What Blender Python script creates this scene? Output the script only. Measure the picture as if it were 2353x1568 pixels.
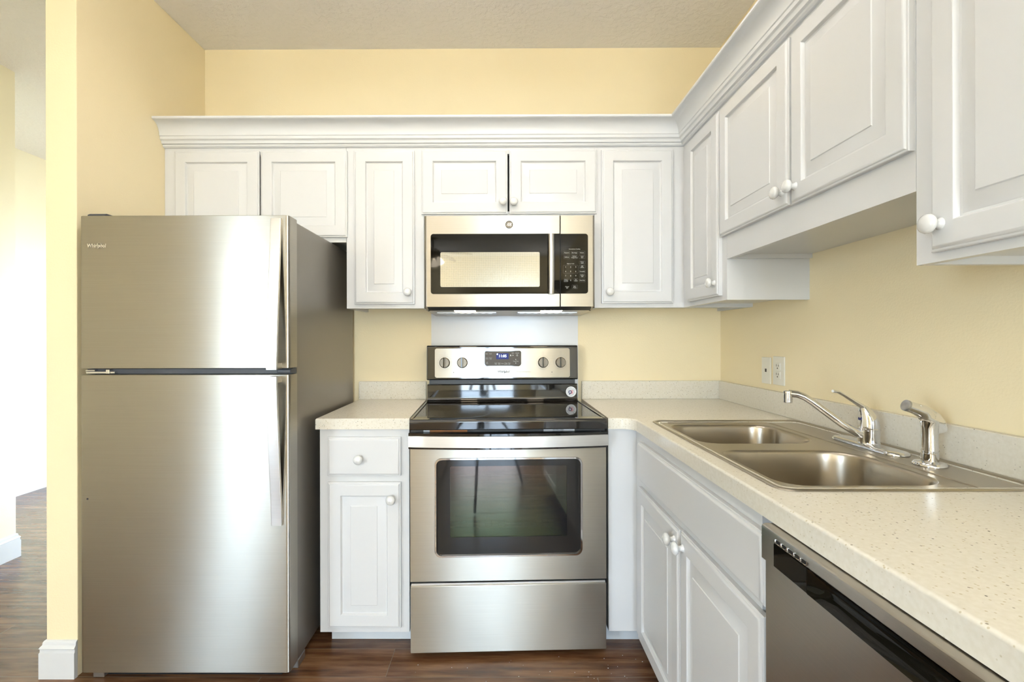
import bpy, bmesh, math, random
from mathutils import Matrix, Vector
PI = math.pi
random.seed(7)
for o in list(bpy.data.objects):
    bpy.data.objects.remove(o)
SC = bpy.context.scene
COL = SC.collection

# ------------------------------------------------------------------ camera
cam_d = bpy.data.cameras.new('camera')
cam = bpy.data.objects.new('camera', cam_d)
COL.objects.link(cam)
cam_d.sensor_width = 36.0
cam_d.lens = 16.97
cam_d.shift_x = 0.0131
cam_d.shift_y = -0.0012
cam_d.clip_start = 0.02
cam.matrix_world = (Matrix.Translation((0, 0, 1.2235)) @ Matrix.Rotation(0.0041, 4, 'Z')
                    @ Matrix.Rotation(PI / 2, 4, 'X') @ Matrix.Rotation(-0.0022, 4, 'Z'))
SC.camera = cam

# ------------------------------------------------------------------ view, sky, daylight
SC.view_settings.view_transform = 'Standard'
SC.view_settings.look = 'None'
SC.view_settings.gamma = 1.0
SC.view_settings.use_curve_mapping = False
SC.view_settings.exposure = 1.0

SKY = 18.5
world = bpy.data.worlds.new('sky')
SC.world = world
world.use_nodes = True
wn = world.node_tree
wn.nodes.clear()
w_out = wn.nodes.new('ShaderNodeOutputWorld')
w_bg = wn.nodes.new('ShaderNodeBackground')
w_tc = wn.nodes.new('ShaderNodeTexCoord')
w_sep = wn.nodes.new('ShaderNodeSeparateXYZ')
w_ramp = wn.nodes.new('ShaderNodeValToRGB')
w_map = wn.nodes.new('ShaderNodeMapRange')
wn.links.new(w_tc.outputs['Generated'], w_sep.inputs[0])
wn.links.new(w_sep.outputs['Z'], w_map.inputs['Value'])
w_map.inputs['From Min'].default_value = -1
w_map.inputs['From Max'].default_value = 1
wn.links.new(w_map.outputs[0], w_ramp.inputs[0])
e = w_ramp.color_ramp.elements
e[0].position, e[0].color = 0.40, (0.42, 0.46, 0.44, 1)      # sunlit ground outdoors
e[1].position, e[1].color = 0.53, (0.63, 0.81, 1.0, 1)
n_ = e.new(0.8); n_.color = (0.56, 0.76, 1.0, 1)
wn.links.new(w_ramp.outputs[0], w_bg.inputs['Color'])
w_bg.inputs['Strength'].default_value = SKY
wn.links.new(w_bg.outputs[0], w_out.inputs[0])


def portal(name, loc, rot, sx, sy):
    d = bpy.data.lights.new(name, 'AREA')
    d.shape = 'RECTANGLE'; d.size = sx; d.size_y = sy
    d.cycles.is_portal = True
    o = bpy.data.objects.new(name, d); COL.objects.link(o)
    o.location = loc; o.rotation_euler = rot
    return o


portal('daylight_rear', (0.25, -4.56, 1.03), (PI / 2, 0, 0), 1.1, 2.05)           # shines +y
portal('daylight_left', (-2.80, -2.0, 1.03), (0, -PI / 2, 0), 2.05, 1.0)        # shines +x
portal('daylight_hall', (-1.60, 4.3, 1.15), (0, PI / 2, 0), 1.7, 1.6)          # shines -x

# power of the added fill lights: kitchen tray and floor lamps (built further down)
UP_K, UP_L = 16.0, 15.0
KL = (-0.20, 0.95, 2.66)

# ------------------------------------------------------------------ materials
def new_mat(name):
    m = bpy.data.materials.new(name)
    m.use_nodes = True
    nt = m.node_tree
    return m, nt, nt.nodes['Principled BSDF']


def pm(name, col, rough=0.5, metal=0.0, spec=0.5, coat=0.0, emit=None, estr=0.0, aniso=0.0):
    m, nt, b = new_mat(name)
    b.inputs['Base Color'].default_value = (*col, 1)
    b.inputs['Roughness'].default_value = rough
    b.inputs['Metallic'].default_value = metal
    b.inputs['Specular IOR Level'].default_value = spec
    b.inputs['Coat Weight'].default_value = coat
    b.inputs['Coat Roughness'].default_value = 0.03
    if emit:
        b.inputs['Emission Color'].default_value = (*emit, 1)
        b.inputs['Emission Strength'].default_value = estr
    return m


def tex_obj(nt, scale=(1, 1, 1), loc=(0, 0, 0)):
    tc = nt.nodes.new('ShaderNodeTexCoord')
    mp = nt.nodes.new('ShaderNodeMapping')
    mp.inputs['Scale'].default_value = scale
    mp.inputs['Location'].default_value = loc
    nt.links.new(tc.outputs['Object'], mp.inputs[0])
    return mp.outputs[0]


def noise(nt, vec, scale, detail=3, rough=0.5):
    n = nt.nodes.new('ShaderNodeTexNoise')
    n.inputs['Scale'].default_value = scale
    n.inputs['Detail'].default_value = detail
    n.inputs['Roughness'].default_value = rough
    nt.links.new(vec, n.inputs['Vector'])
    return n.outputs['Fac']


def ramp(nt, fac, stops):
    r = nt.nodes.new('ShaderNodeValToRGB')
    els = r.color_ramp.elements
    while len(els) < len(stops):
        els.new(0.5)
    for el, (p, c) in zip(els, stops):
        el.position = p
        el.color = (*c, 1)
    nt.links.new(fac, r.inputs[0])
    return r.outputs[0]


def bump(nt, b, h, strength, dist):
    n = nt.nodes.new('ShaderNodeBump')
    n.inputs['Strength'].default_value = strength
    n.inputs['Distance'].default_value = dist
    nt.links.new(h, n.inputs['Height'])
    nt.links.new(n.outputs[0], b.inputs['Normal'])


def wall_paint(name, col, scale=160, strength=0.12):
    m, nt, b = new_mat(name)
    b.inputs['Base Color'].default_value = (*col, 1)
    b.inputs['Roughness'].default_value = 0.55
    b.inputs['Specular IOR Level'].default_value = 0.3
    v = tex_obj(nt)
    bump(nt, b, noise(nt, v, scale, 2), strength, 0.004)
    return m


def steel(name, col=(0.405, 0.38, 0.33), rough=0.31, aniso=0.93):
    m, nt, b = new_mat(name)
    b.inputs['Metallic'].default_value = 1
    v = tex_obj(nt, (1.5, 1.5, 260))
    f = noise(nt, v, 3, 3)
    c = ramp(nt, f, [(0.3, tuple(x * 0.97 for x in col)), (0.7, tuple(min(1, x * 1.03) for x in col))])
    nt.links.new(c, b.inputs['Base Color'])
    v2 = tex_obj(nt, (1, 1, 1))
    f2 = noise(nt, v2, 5, 2)
    mr = nt.nodes.new('ShaderNodeMapRange')
    mr.inputs['To Min'].default_value = rough * 0.88
    mr.inputs['To Max'].default_value = rough * 1.15
    nt.links.new(f2, mr.inputs['Value'])
    nt.links.new(mr.outputs[0], b.inputs['Roughness'])
    b.inputs['Anisotropic'].default_value = aniso
    tv = nt.nodes.new('ShaderNodeCombineXYZ')          # brushed along the horizontal: reflections smear upright
    tv.inputs[1].default_value = 0.02
    tv.inputs[2].default_value = 1.0
    nt.links.new(tv.outputs[0], b.inputs['Tangent'])
    return m


M = {}
M['wall'] = wall_paint('yellow_wall_paint', (0.91, 0.785, 0.53))
M['hall'] = wall_paint('hall_wall_paint', (0.86, 0.80, 0.62))
M['cab'] = pm('white_cabinet_paint', (0.672, 0.672, 0.676), 0.28, spec=0.45)
M['gap_shade'] = pm('painted_gap_shade', (0.05, 0.045, 0.04), 0.7)  # near-black colour standing in for shade inside the white cupboards
M['toe'] = pm('white_toe_board', (0.64, 0.67, 0.70), 0.45)
M['trim'] = pm('white_trim_paint', (0.70, 0.71, 0.725), 0.3)
M['knob'] = pm('white_porcelain', (0.70, 0.695, 0.68), 0.08, coat=0.5)
M['steel'] = steel('brushed_steel')
M['steel_dark'] = steel('brushed_steel_dark', (0.46, 0.425, 0.375), 0.3, 0.6)
M['steel_handle'] = steel('satin_steel', (0.70, 0.69, 0.67), 0.33, 0.3)
M['steel_sink'] = steel('sink_steel', (0.45, 0.405, 0.335), 0.30, 0.35)
M['fridge_side'] = pm('fridge_side_paint', (0.27, 0.25, 0.22), 0.33, 0.55)
M['chrome'] = pm('chrome', (0.74, 0.74, 0.75), 0.05, 1.0)
M['black'] = pm('black_enamel', (0.008, 0.007, 0.006), 0.045, spec=0.75)
M['blackmat'] = pm('black_plastic', (0.015, 0.015, 0.016), 0.35)
M['darkgap'] = pm('dark_gap', (0.006, 0.006, 0.006), 0.6)
M['bglass'] = pm('black_glass', (0.006, 0.005, 0.003), 0.03, spec=0.16)
M['oglass'] = pm('oven_border_glass', (0.018, 0.017, 0.016), 0.05, spec=0.5)
M['gasket'] = pm('grey_gasket', (0.05, 0.055, 0.07), 0.4)
M['plastic'] = pm('white_plastic', (0.80, 0.77, 0.68), 0.3)
M['slot'] = pm('dark_slot', (0.06, 0.045, 0.03), 0.6)
M['ink'] = pm('dark_ink', (0.04, 0.045, 0.06), 0.5)
M['inkgrey'] = pm('grey_ink', (0.27, 0.27, 0.26), 0.5)
M['label'] = pm('light_print', (0.62, 0.62, 0.60), 0.5)
M['labeldim'] = pm('dim_print', (0.20, 0.20, 0.19), 0.5)
M['white_panel'] = pm('white_enamel', (0.70, 0.71, 0.73), 0.22)
M['paper'] = pm('white_paper', (0.80, 0.82, 0.85), 0.5)
M['orange'] = pm('orange_paper', (0.52, 0.20, 0.05), 0.5)
M['red'] = pm('sticker_red', (0.55, 0.03, 0.04), 0.4)
M['navy'] = pm('sticker_navy', (0.02, 0.025, 0.12), 0.4)
M['panelgrey'] = pm('grey_touch_panel', (0.11, 0.095, 0.08), 0.3, spec=0.12)
M['lcd'] = pm('lcd_screen', (0.004, 0.004, 0.02), 0.1, spec=0.05, emit=(0.03, 0.035, 0.8), estr=0.10)
M['lcdtext'] = pm('lcd_digits', (0.6, 0.7, 1.0), 0.3, emit=(0.62, 0.72, 1.0), estr=2.2)
M['lens'] = pm('lamp_lens', (0.9, 0.85, 0.7), 0.3, emit=(1.0, 0.80, 0.55), estr=20.0)
M['dome'] = pm('lamp_dome', (0.9, 0.88, 0.82), 0.3, emit=(1.0, 0.88, 0.72), estr=9.0)
M['bulb'] = pm('frosted_bulb_glass', (0.9, 0.88, 0.82), 0.3, emit=(1.0, 0.86, 0.66), estr=12.0)
M['filter'] = pm('grease_filter', (0.45, 0.45, 0.45), 0.3, 0.9)
M['oven_in'] = pm('oven_enamel', (0.10, 0.10, 0.11), 0.25)
M['rack'] = pm('rack_wire', (0.75, 0.74, 0.72), 0.2, 1.0)
M['knobface'] = pm('knob_metal', (0.12, 0.10, 0.075), 0.3, 0.8)
M['burner'] = pm('burner_print', (0.014, 0.014, 0.013), 0.12, spec=0.16)
M['crumb'] = pm('white_crumbs', (0.75, 0.74, 0.70), 0.6)
M['fan'] = pm('fan_dark_wood', (0.03, 0.022, 0.018), 0.4)
M['brown'] = pm('badge_grey', (0.20, 0.18, 0.15), 0.3, 0.8)

# ceiling: knocked-down plaster texture
m, nt, b = new_mat('ceiling_plaster')
b.inputs['Base Color'].default_value = (0.88, 0.86, 0.84, 1)
b.inputs['Roughness'].default_value = 0.8
v = tex_obj(nt)
f1 = ramp(nt, noise(nt, v, 38, 4, 0.6), [(0.45, (0, 0, 0)), (0.58, (1, 1, 1))])
bump(nt, b, f1, 0.35, 0.004)
M['ceil'] = m

# countertop: cream with dark and tan specks
m, nt, b = new_mat('speckled_counter')
b.inputs['Roughness'].default_value = 0.22
b.inputs['Specular IOR Level'].default_value = 0.4
v = tex_obj(nt)


def specks(scale, lo, hi, keep):
    vo = nt.nodes.new('ShaderNodeTexVoronoi')
    vo.inputs['Scale'].default_value = scale
    nt.links.new(v, vo.inputs['Vector'])
    d = ramp(nt, vo.outputs['Distance'], [(lo, (1, 1, 1)), (hi, (0, 0, 0))])
    sp = nt.nodes.new('ShaderNodeSeparateColor')
    nt.links.new(vo.outputs['Color'], sp.inputs[0])
    k = ramp(nt, sp.outputs[0], [(keep, (1, 1, 1)), (keep + 0.02, (0, 0, 0))])
    mu = nt.nodes.new('ShaderNodeMath'); mu.operation = 'MULTIPLY'
    nt.links.new(d, mu.inputs[0]); nt.links.new(k, mu.inputs[1])
    return mu.outputs[0]


def mixc(fac, a, bcol):
    mx = nt.nodes.new('ShaderNodeMix'); mx.data_type = 'RGBA'
    nt.links.new(fac, mx.inputs['Factor'])
    if isinstance(a, tuple):
        mx.inputs['A'].default_value = (*a, 1)
    else:
        nt.links.new(a, mx.inputs['A'])
    mx.inputs['B'].default_value = (*bcol, 1)
    return mx.outputs['Result']


basec = ramp(nt, noise(nt, v, 120, 3), [(0.35, (0.72, 0.675, 0.575)), (0.65, (0.76, 0.72, 0.63))])
c = mixc(specks(150, 0.18, 0.30, 0.30), basec, (0.55, 0.48, 0.34))
c = mixc(specks(130, 0.17, 0.25, 0.12), c, (0.33, 0.30, 0.24))
c = mixc(specks(95, 0.11, 0.17, 0.08), c, (0.15, 0.14, 0.13))
nt.links.new(c, b.inputs['Base Color'])
M['counter'] = m

# floor: dark brown planks
m, nt, b = new_mat('wood_planks')
v = tex_obj(nt, loc=(0.42, -0.95, 0))
br = nt.nodes.new('ShaderNodeTexBrick')
br.inputs['Scale'].default_value = 1
br.inputs['Brick Width'].default_value = 1.22
br.inputs['Row Height'].default_value = 0.16
br.inputs['Mortar Size'].default_value = 0.0012
br.inputs['Mortar Smooth'].default_value = 0.1
br.inputs['Bias'].default_value = 0
br.offset = 0.37
br.inputs['Color1'].default_value = (0, 0, 0, 1)
br.inputs['Color2'].default_value = (1, 1, 1, 1)
br.inputs['Mortar'].default_value = (0.5, 0.5, 0.5, 1)
nt.links.new(v, br.inputs['Vector'])
v2 = tex_obj(nt, (1.4, 14, 1))
va = nt.nodes.new('ShaderNodeVectorMath'); va.operation = 'MULTIPLY_ADD'
nt.links.new(br.outputs['Color'], va.inputs[0])
va.inputs[1].default_value = (7, 5, 3)
nt.links.new(v2, va.inputs[2])
g = noise(nt, va.outputs[0], 2.2, 6, 0.62)
gc = ramp(nt, g, [(0.25, (0.035, 0.016, 0.008)), (0.45, (0.12, 0.053, 0.023)),
                  (0.6, (0.20, 0.098, 0.046)), (0.8, (0.30, 0.16, 0.08))])
mx = nt.nodes.new('ShaderNodeMix'); mx.data_type = 'RGBA'
nt.links.new(br.outputs['Fac'], mx.inputs['Factor'])
nt.links.new(gc, mx.inputs['A'])
mx.inputs['B'].default_value = (0.20, 0.15, 0.10, 1)
nt.links.new(mx.outputs['Result'], b.inputs['Base Color'])
b.inputs['Roughness'].default_value = 0.27
bump(nt, b, g, 0.08, 0.003)
M['floor'] = m

# oven pane: dark coated glass with a thin interference film
m, nt, b = new_mat('oven_pane')
nt.nodes.remove(b)
out = nt.nodes['Material Output']
tr = nt.nodes.new('ShaderNodeBsdfTransparent')
tr.inputs[0].default_value = (0.55, 0.56, 0.60, 1)
gl = nt.nodes.new('ShaderNodeBsdfPrincipled')
gl.inputs['Base Color'].default_value = (0.02, 0.02, 0.025, 1)
gl.inputs['Roughness'].default_value = 0.04
gl.inputs['IOR'].default_value = 2.3
gl.inputs['Thin Film Thickness'].default_value = 620
gl.inputs['Thin Film IOR'].default_value = 1.4
mixs = nt.nodes.new('ShaderNodeMixShader')
mixs.inputs[0].default_value = 0.62
nt.links.new(tr.outputs[0], mixs.inputs[1])
nt.links.new(gl.outputs[0], mixs.inputs[2])
nt.links.new(mixs.outputs[0], out.inputs[0])
M['pane'] = m

# clear window glass
m, nt, b = new_mat('window_glass')
nt.nodes.remove(b)
out = nt.nodes['Material Output']
tr = nt.nodes.new('ShaderNodeBsdfTransparent')
gl = nt.nodes.new('ShaderNodeBsdfGlossy'); gl.inputs['Roughness'].default_value = 0.02
mixs = nt.nodes.new('ShaderNodeMixShader'); mixs.inputs[0].default_value = 0.06
nt.links.new(tr.outputs[0], mixs.inputs[1]); nt.links.new(gl.outputs[0], mixs.inputs[2])
nt.links.new(mixs.outputs[0], out.inputs[0])
M['wglass'] = m

# microwave screen: fine perforated grey sheet behind glass
m, nt, b = new_mat('microwave_screen')
v = tex_obj(nt, (1, 1, 1))
vo = nt.nodes.new('ShaderNodeTexVoronoi'); vo.inputs['Scale'].default_value = 420
vo.inputs['Randomness'].default_value = 0.0
nt.links.new(v, vo.inputs['Vector'])
nt.links.new(ramp(nt, vo.outputs['Distance'], [(0.25, (0.02, 0.02, 0.018)), (0.4, (0.26, 0.245, 0.20))]), b.inputs['Base Color'])
b.inputs['Metallic'].default_value = 0.85
b.inputs['Roughness'].default_value = 0.22
b.inputs['Coat Weight'].default_value = 1.0
b.inputs['Coat Roughness'].default_value = 0.02
M['screen'] = m


# ------------------------------------------------------------------ mesh builder
class MB:
    def __init__(s):
        s.bm = bmesh.new()

    def box(s, x0, x1, y0, y1, z0, z1, bev=0, seg=2, mi=0):
        bm = s.bm
        v = [bm.verts.new(p) for p in ((x0, y0, z0), (x1, y0, z0), (x1, y1, z0), (x0, y1, z0),
                                       (x0, y0, z1), (x1, y0, z1), (x1, y1, z1), (x0, y1, z1))]
        fs = [bm.faces.new([v[i] for i in q]) for q in
              ((3, 2, 1, 0), (4, 5, 6, 7), (0, 1, 5, 4), (1, 2, 6, 5), (2, 3, 7, 6), (3, 0, 4, 7))]
        for f in fs:
            f.material_index = mi
        if bev:
            es = list({ed for f in fs for ed in f.edges})
            r = bmesh.ops.bevel(bm, geom=es, offset=bev, segments=seg, profile=0.5, affect='EDGES', clamp_overlap=True)
            for f in r['faces']:
                f.material_index = mi
        return s

    def loops(s, ls, close=True, cap0=False, cap1=False, mi=0):
        """bridge consecutive vertex loops (lists of 3D points)"""
        bm = s.bm
        V = [[bm.verts.new(p) for p in L] for L in ls]
        n = len(V[0])
        for a, b_ in zip(V, V[1:]):
            for i in range(n if close else n - 1):
                j = (i + 1) % n
                try:
                    f = bm.faces.new((a[i], a[j], b_[j], b_[i])); f.material_index = mi
                except ValueError:
                    pass
        if cap0:
            f = bm.faces.new(list(reversed(V[0]))); f.material_index = mi
        if cap1:
            f = bm.faces.new(V[-1]); f.material_index = mi
        return s

    def prism(s, pts, axis, a0, a1, mi=0):
        """polygon pts (2D) extruded along axis; pts are the other two axes in order"""
        def P(p, a):
            if axis == 'x':
                return (a, p[0], p[1])
            if axis == 'y':
                return (p[0], a, p[1])
            return (p[0], p[1], a)
        return s.loops([[P(p, a0) for p in pts], [P(p, a1) for p in pts]], True, True, True, mi)

    def lathe(s, prof, org, axis=(0, 0, 1), seg=24, mi=0, cap0=False, cap1=False):
        q = Vector((0, 0, 1)).rotation_difference(Vector(axis)).to_matrix()
        o = Vector(org)
        ls = []
        for r, h in prof:
            r = max(r, 1e-5)
            ls.append([tuple(o + q @ Vector((r * math.cos(2 * PI * i / seg), r * math.sin(2 * PI * i / seg), h)))
                       for i in range(seg)])
        return s.loops(ls, True, cap0, cap1, mi)

    def tube(s, path, rad, seg=14, mi=0, flat=None, up=(0, 0, 1)):
        """sweep a circle (or flat=(w,h) superellipse) along path"""
        P = [Vector(p) for p in path]
        ls = []
        for i, p in enumerate(P):
            t = (P[min(i + 1, len(P) - 1)] - P[max(i - 1, 0)]).normalized()
            u = Vector(up)
            if abs(u.dot(t)) > 0.95:
                u = Vector((0, 1, 0))
            a = t.cross(u).normalized(); b_ = a.cross(t).normalized()
            r = rad[i] if isinstance(rad, (list, tuple)) else rad
            if isinstance(r, (list, tuple)):
                rw, rh = r
            else:
                rw = rh = r
            ls.append([tuple(p + a * (rw * math.cos(2 * PI * k / seg)) + b_ * (rh * math.sin(2 * PI * k / seg)))
                       for k in range(seg)])
        return s.loops(ls, True, True, True, mi)

    def plate(s, outer, holes, axis, a0, a1, mi=0, keep_back=True):
        """flat plate from an outer outline with holes (2D), thickness a0..a1 along axis"""
        bm = s.bm

        def P(p, a):
            if axis == 'x':
                return (a, p[0], p[1])
            if axis == 'y':
                return (p[0], a, p[1])
            return (p[0], p[1], a)
        es = []
        for L in [outer] + list(holes):
            vs = [bm.verts.new(P(p, a0)) for p in L]
            for i in range(len(vs)):
                es.append(bm.edges.new((vs[i], vs[(i + 1) % len(vs)])))
        r = bmesh.ops.triangle_fill(bm, use_beauty=True, use_dissolve=False, edges=es)
        fs = [g_ for g_ in r['geom'] if isinstance(g_, bmesh.types.BMFace)]
        for f in fs:
            f.material_index = mi
        if a1 is not None:
            ex = bmesh.ops.extrude_face_region(bm, geom=fs, use_keep_orig=True)
            d = Vector(P((0, 0), a1 - a0))
            nv = [g_ for g_ in ex['geom'] if isinstance(g_, bmesh.types.BMVert)]
            bmesh.ops.translate(bm, verts=nv, vec=d)
            for g_ in ex['geom']:
                if isinstance(g_, bmesh.types.BMFace):
                    g_.material_index = mi
        return s

    def panel_door(s, u0, u1, z0, z1, vf, t=0.019, fw=0.05, ramp_w=0.03, raised=True):
        """cabinet door, front at v=vf facing -v, with moulded edge and a raised centre panel"""
        L = [(0, t), (0, .0075), (.0015, .006), (.0050, .0055), (.0062, .0035), (.0085, .0012), (.012, 0)]
        if raised:
            L += [(fw, 0), (fw + .002, .0008), (fw + .004, .005), (fw + .006, .0095), (fw + .010, .0102),
                  (fw + .012, .0094), (fw + .011 + ramp_w, .0026), (fw + .013 + ramp_w, .0008), (fw + .016 + ramp_w, .0006)]
        ls = []
        for i, d in L:
            ls.append([(u0 + i, vf + d, z0 + i), (u1 - i, vf + d, z0 + i), (u1 - i, vf + d, z1 - i), (u0 + i, vf + d, z1 - i)])
        return s.loops(ls, True, True, True)

    def text(s, body, size, loc, rotm=None, align='CENTER', extrude=0.0003, shear=0, mi=0, sx=1.0, bold=0.0):
        cu = bpy.data.curves.new('t', 'FONT')
        cu.body = body; cu.size = size; cu.align_x = align; cu.align_y = 'CENTER'
        cu.extrude = extrude; cu.shear = shear; cu.resolution_u = 2; cu.offset = bold
        ob = bpy.data.objects.new('t', cu)
        COL.objects.link(ob)
        dg = bpy.context.evaluated_depsgraph_get()
        me = bpy.data.meshes.new_from_object(ob.evaluated_get(dg))
        R = rotm if rotm is not None else Matrix.Rotation(PI / 2, 4, 'X')
        me.transform(Matrix.Translation(loc) @ R @ Matrix.Scale(sx, 4, (1, 0, 0)))
        n0 = len(s.bm.faces)
        s.bm.from_mesh(me)
        s.bm.faces.ensure_lookup_table()
        for f in s.bm.faces[n0:]:
            f.material_index = mi
        bpy.data.objects.remove(ob); bpy.data.curves.remove(cu); bpy.data.meshes.remove(me)
        return s

    def xf(s, mat):
        bmesh.ops.transform(s.bm, matrix=mat, verts=s.bm.verts)
        return s

    def bevel_edges(s, pred, off, seg=3):
        es = [ed for ed in s.bm.edges if pred(ed.verts[0].co, ed.verts[1].co)]
        bmesh.ops.bevel(s.bm, geom=es, offset=off, segments=seg, profile=0.5, affect='EDGES')
        return s

    def build(s, name, mats, parent=None, angle=35, fix=True):
        if fix:
            bmesh.ops.recalc_face_normals(s.bm, faces=s.bm.faces)
        me = bpy.data.meshes.new(name)
        s.bm.to_mesh(me); s.bm.free()
        for mt in (mats if isinstance(mats, (list, tuple)) else [mats]):
            me.materials.append(M[mt])
        me.shade_smooth()
        me.set_sharp_from_angle(angle=math.radians(angle))
        o = bpy.data.objects.new(name, me)
        COL.objects.link(o)
        wnm = o.modifiers.new('weighted_normals', 'WEIGHTED_NORMAL')
        wnm.keep_sharp = True
        wnm.weight = 80
        if parent is not None:
            o.parent = parent
            if parent.type == 'EMPTY' and not parent.get('_local'):
                o.matrix_parent_inverse = Matrix.Translation(-Vector(parent.location))
        return o


RM = Matrix(((0, 1, 0, 0), (-1, 0, 0, 0), (0, 0, 1, 0), (0, 0, 0, 1)))   # back-wall frame -> right-wall frame


def tag(o, label=None, cat=None, group=None, kind=None):
    if label: o['label'] = label
    if cat: o['category'] = cat
    if group: o['group'] = group
    if kind: o['kind'] = kind
    return o


def thing(name, label, cat, loc, group=None, rotz=None):
    o = bpy.data.objects.new(name, None)
    COL.objects.link(o)
    o.location = loc
    o.empty_display_size = 0.05
    if rotz is not None:
        o.rotation_euler = (0, 0, rotz)
        o['_local'] = 1
    return tag(o, label, cat, group)


def part(o, label):
    o['label'] = label
    return o


def rrect(x0, x1, z0, z1, r, n=6):
    if not isinstance(r, (list, tuple)):
        r = (r, r, r, r)
    pts = []
    for (cx, cz, a0, rr) in ((x1 - r[0], z1 - r[0], 0, r[0]), (x0 + r[1], z1 - r[1], 90, r[1]),
                             (x0 + r[2], z0 + r[2], 180, r[2]), (x1 - r[3], z0 + r[3], 270, r[3])):
        for k in range(n + 1):
            a = math.radians(a0 + 90 * k / n)
            pts.append((cx + rr * math.cos(a), cz + rr * math.sin(a)))
    return pts


# ------------------------------------------------------------------ the room
XL, XR, YB, H = -1.542, 1.145, 2.517, 2.743


def struct(name, mb, mat):
    o = mb.build(name, mat)
    o['kind'] = 'structure'
    return o


struct('floor', MB().box(-4.0, 1.3, -4.65, 6.65, -0.08, 0), 'floor')
struct('ceiling', MB().box(-4.0, 1.3, -4.65, 6.65, H, H + 0.08), 'ceil')
struct('wall_back', MB().box(XL, 1.27, YB, YB + 0.115, 0, H), 'wall')
struct('wall_right', MB().box(XR, XR + 0.12, -4.5, YB, 0, H), 'wall')
struct('wall_left', MB().box(XL - 0.1145, XL, 1.751, 3.5, 0, H, 0.004, 2).box(XL - 0.1145, XL, 5.1, 6.5, 0, H)
       .box(XL - 0.1145, XL, 3.5, 5.1, 2.0, H).box(XL - 0.1145, XL, 3.5, 5.1, 0, 0.3), 'wall')
# rear wall behind the camera with a wide glass slider
struct('wall_rear', MB().box(-2.86, -0.30, -4.62, -4.5, 0, H).box(0.80, 1.27, -4.62, -4.5, 0, H)
       .box(-0.30, 0.80, -4.62, -4.5, 2.06, H), 'wall')
# living-room side wall with a tall window
struct('wall_side', MB().box(-2.86, -2.745, -4.5, -2.5, 0, H).box(-2.86, -2.745, -1.5, 2.72, 0, H)
       .box(-2.86, -2.745, -2.5, -1.5, 2.06, H), 'hall')
struct('wall_hall', MB().box(-3.94, -3.82, 2.605, 6.62, 0, H), 'hall')
struct('wall_hall_return', MB().box(-3.82, -2.86, 2.605, 2.72, 0, H), 'hall')
struct('wall_hall_end', MB().box(-3.82, -1.4275, 6.5, 6.62, 0, H), 'hall')


def window(name, horiz, a0, a1, z0, z1, pos, thick=0.06):
    w = MB()
    fr = 0.05
    mid = (a0 + a1) / 2

    def bx(m_, p0, p1, q0, q1, d0, d1):
        if horiz == 'x':
            m_.box(p0, p1, pos + d0, pos + d1, q0, q1)
        else:
            m_.box(pos + d0, pos + d1, p0, p1, q0, q1)
    bx(w, a0, a1, z0, z0 + fr, 0, thick); bx(w, a0, a1, z1 - fr, z1, 0, thick)
    bx(w, a0, a0 + fr, z0 + fr, z1 - fr, 0, thick); bx(w, a1 - fr, a1, z0 + fr, z1 - fr, 0, thick)
    bx(w, mid - fr * .6, mid + fr * .6, z0 + fr, z1 - fr, 0, thick)
    f = struct(name, w, 'trim')
    g_ = MB()
    bx(g_, a0 + fr, mid - fr * .6, z0 + fr, z1 - fr, thick * .4, thick * .5)
    bx(g_, mid + fr * .6, a1 - fr, z0 + fr, z1 - fr, thick * .4, thick * .5)
    g_.build('glass', 'wglass', f)
    return f


window('window_1', 'x', -0.30, 0.80, 0.0, 2.06, -4.59)
window('window_2', 'y', -2.5, -1.5, 0.0, 2.06, -2.83)
window('window_3', 'y', 3.5, 5.1, 0.3, 2.0, -1.63)

BB = [(0, 0), (.015, 0), (.015, .092), (.0125, .096), (.0125, .106), (.015, .109), (.0125, .114),
      (.008, .119), (.007, .128), (.004, .133), (0, .135)]      # baseboard section: out, up


def baseboard(name, runs):
    b_ = MB()
    for path in runs:
        # path: (x, y, outward x, outward y) with mitred directions at the corners
        b_.loops([[(px + dx * p, py + dy * p, q) for p, q in BB] for px, py, dx, dy in path], True, True, True)
    struct(name, b_, 'trim')


baseboard('baseboard_left', [[(XL, 1.751, 0, -1), (XL - 0.1145, 1.751, -1, -1), (XL - 0.1145, 6.5, -1, 0)]])
baseboard('baseboard_side', [[(-2.745, -4.5, 1, 0), (-2.745, -2.5, 1, 0)],
                             [(-2.745, -1.5, 1, 0), (-2.745, 2.72, 1, 1), (-3.82, 2.72, 0, 1)]])
baseboard('baseboard_hall', [[(-3.82, 2.72, 1, 0), (-3.82, 6.5, 1, 0)]])

# ------------------------------------------------------------------ cabinets
DT = 0.019
KNOB = [(.0115, 0), (.0100, .0025), (.0080, .006), (.0074, .011), (.0095, .0145), (.0155, .0170), (.0182, .0205),
        (.0185, .0240), (.0170, .0280), (.0130, .0310), (.0070, .0330), (0, .0336)]


def add_knob(u, z, vf, parent, xf=None):
    k = MB().lathe(KNOB, (u, vf, z), (0, -1, 0), 24)
    if xf is not None:
        k.xf(xf)
    return k.build('knob', 'knob', parent, 50)


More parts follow.
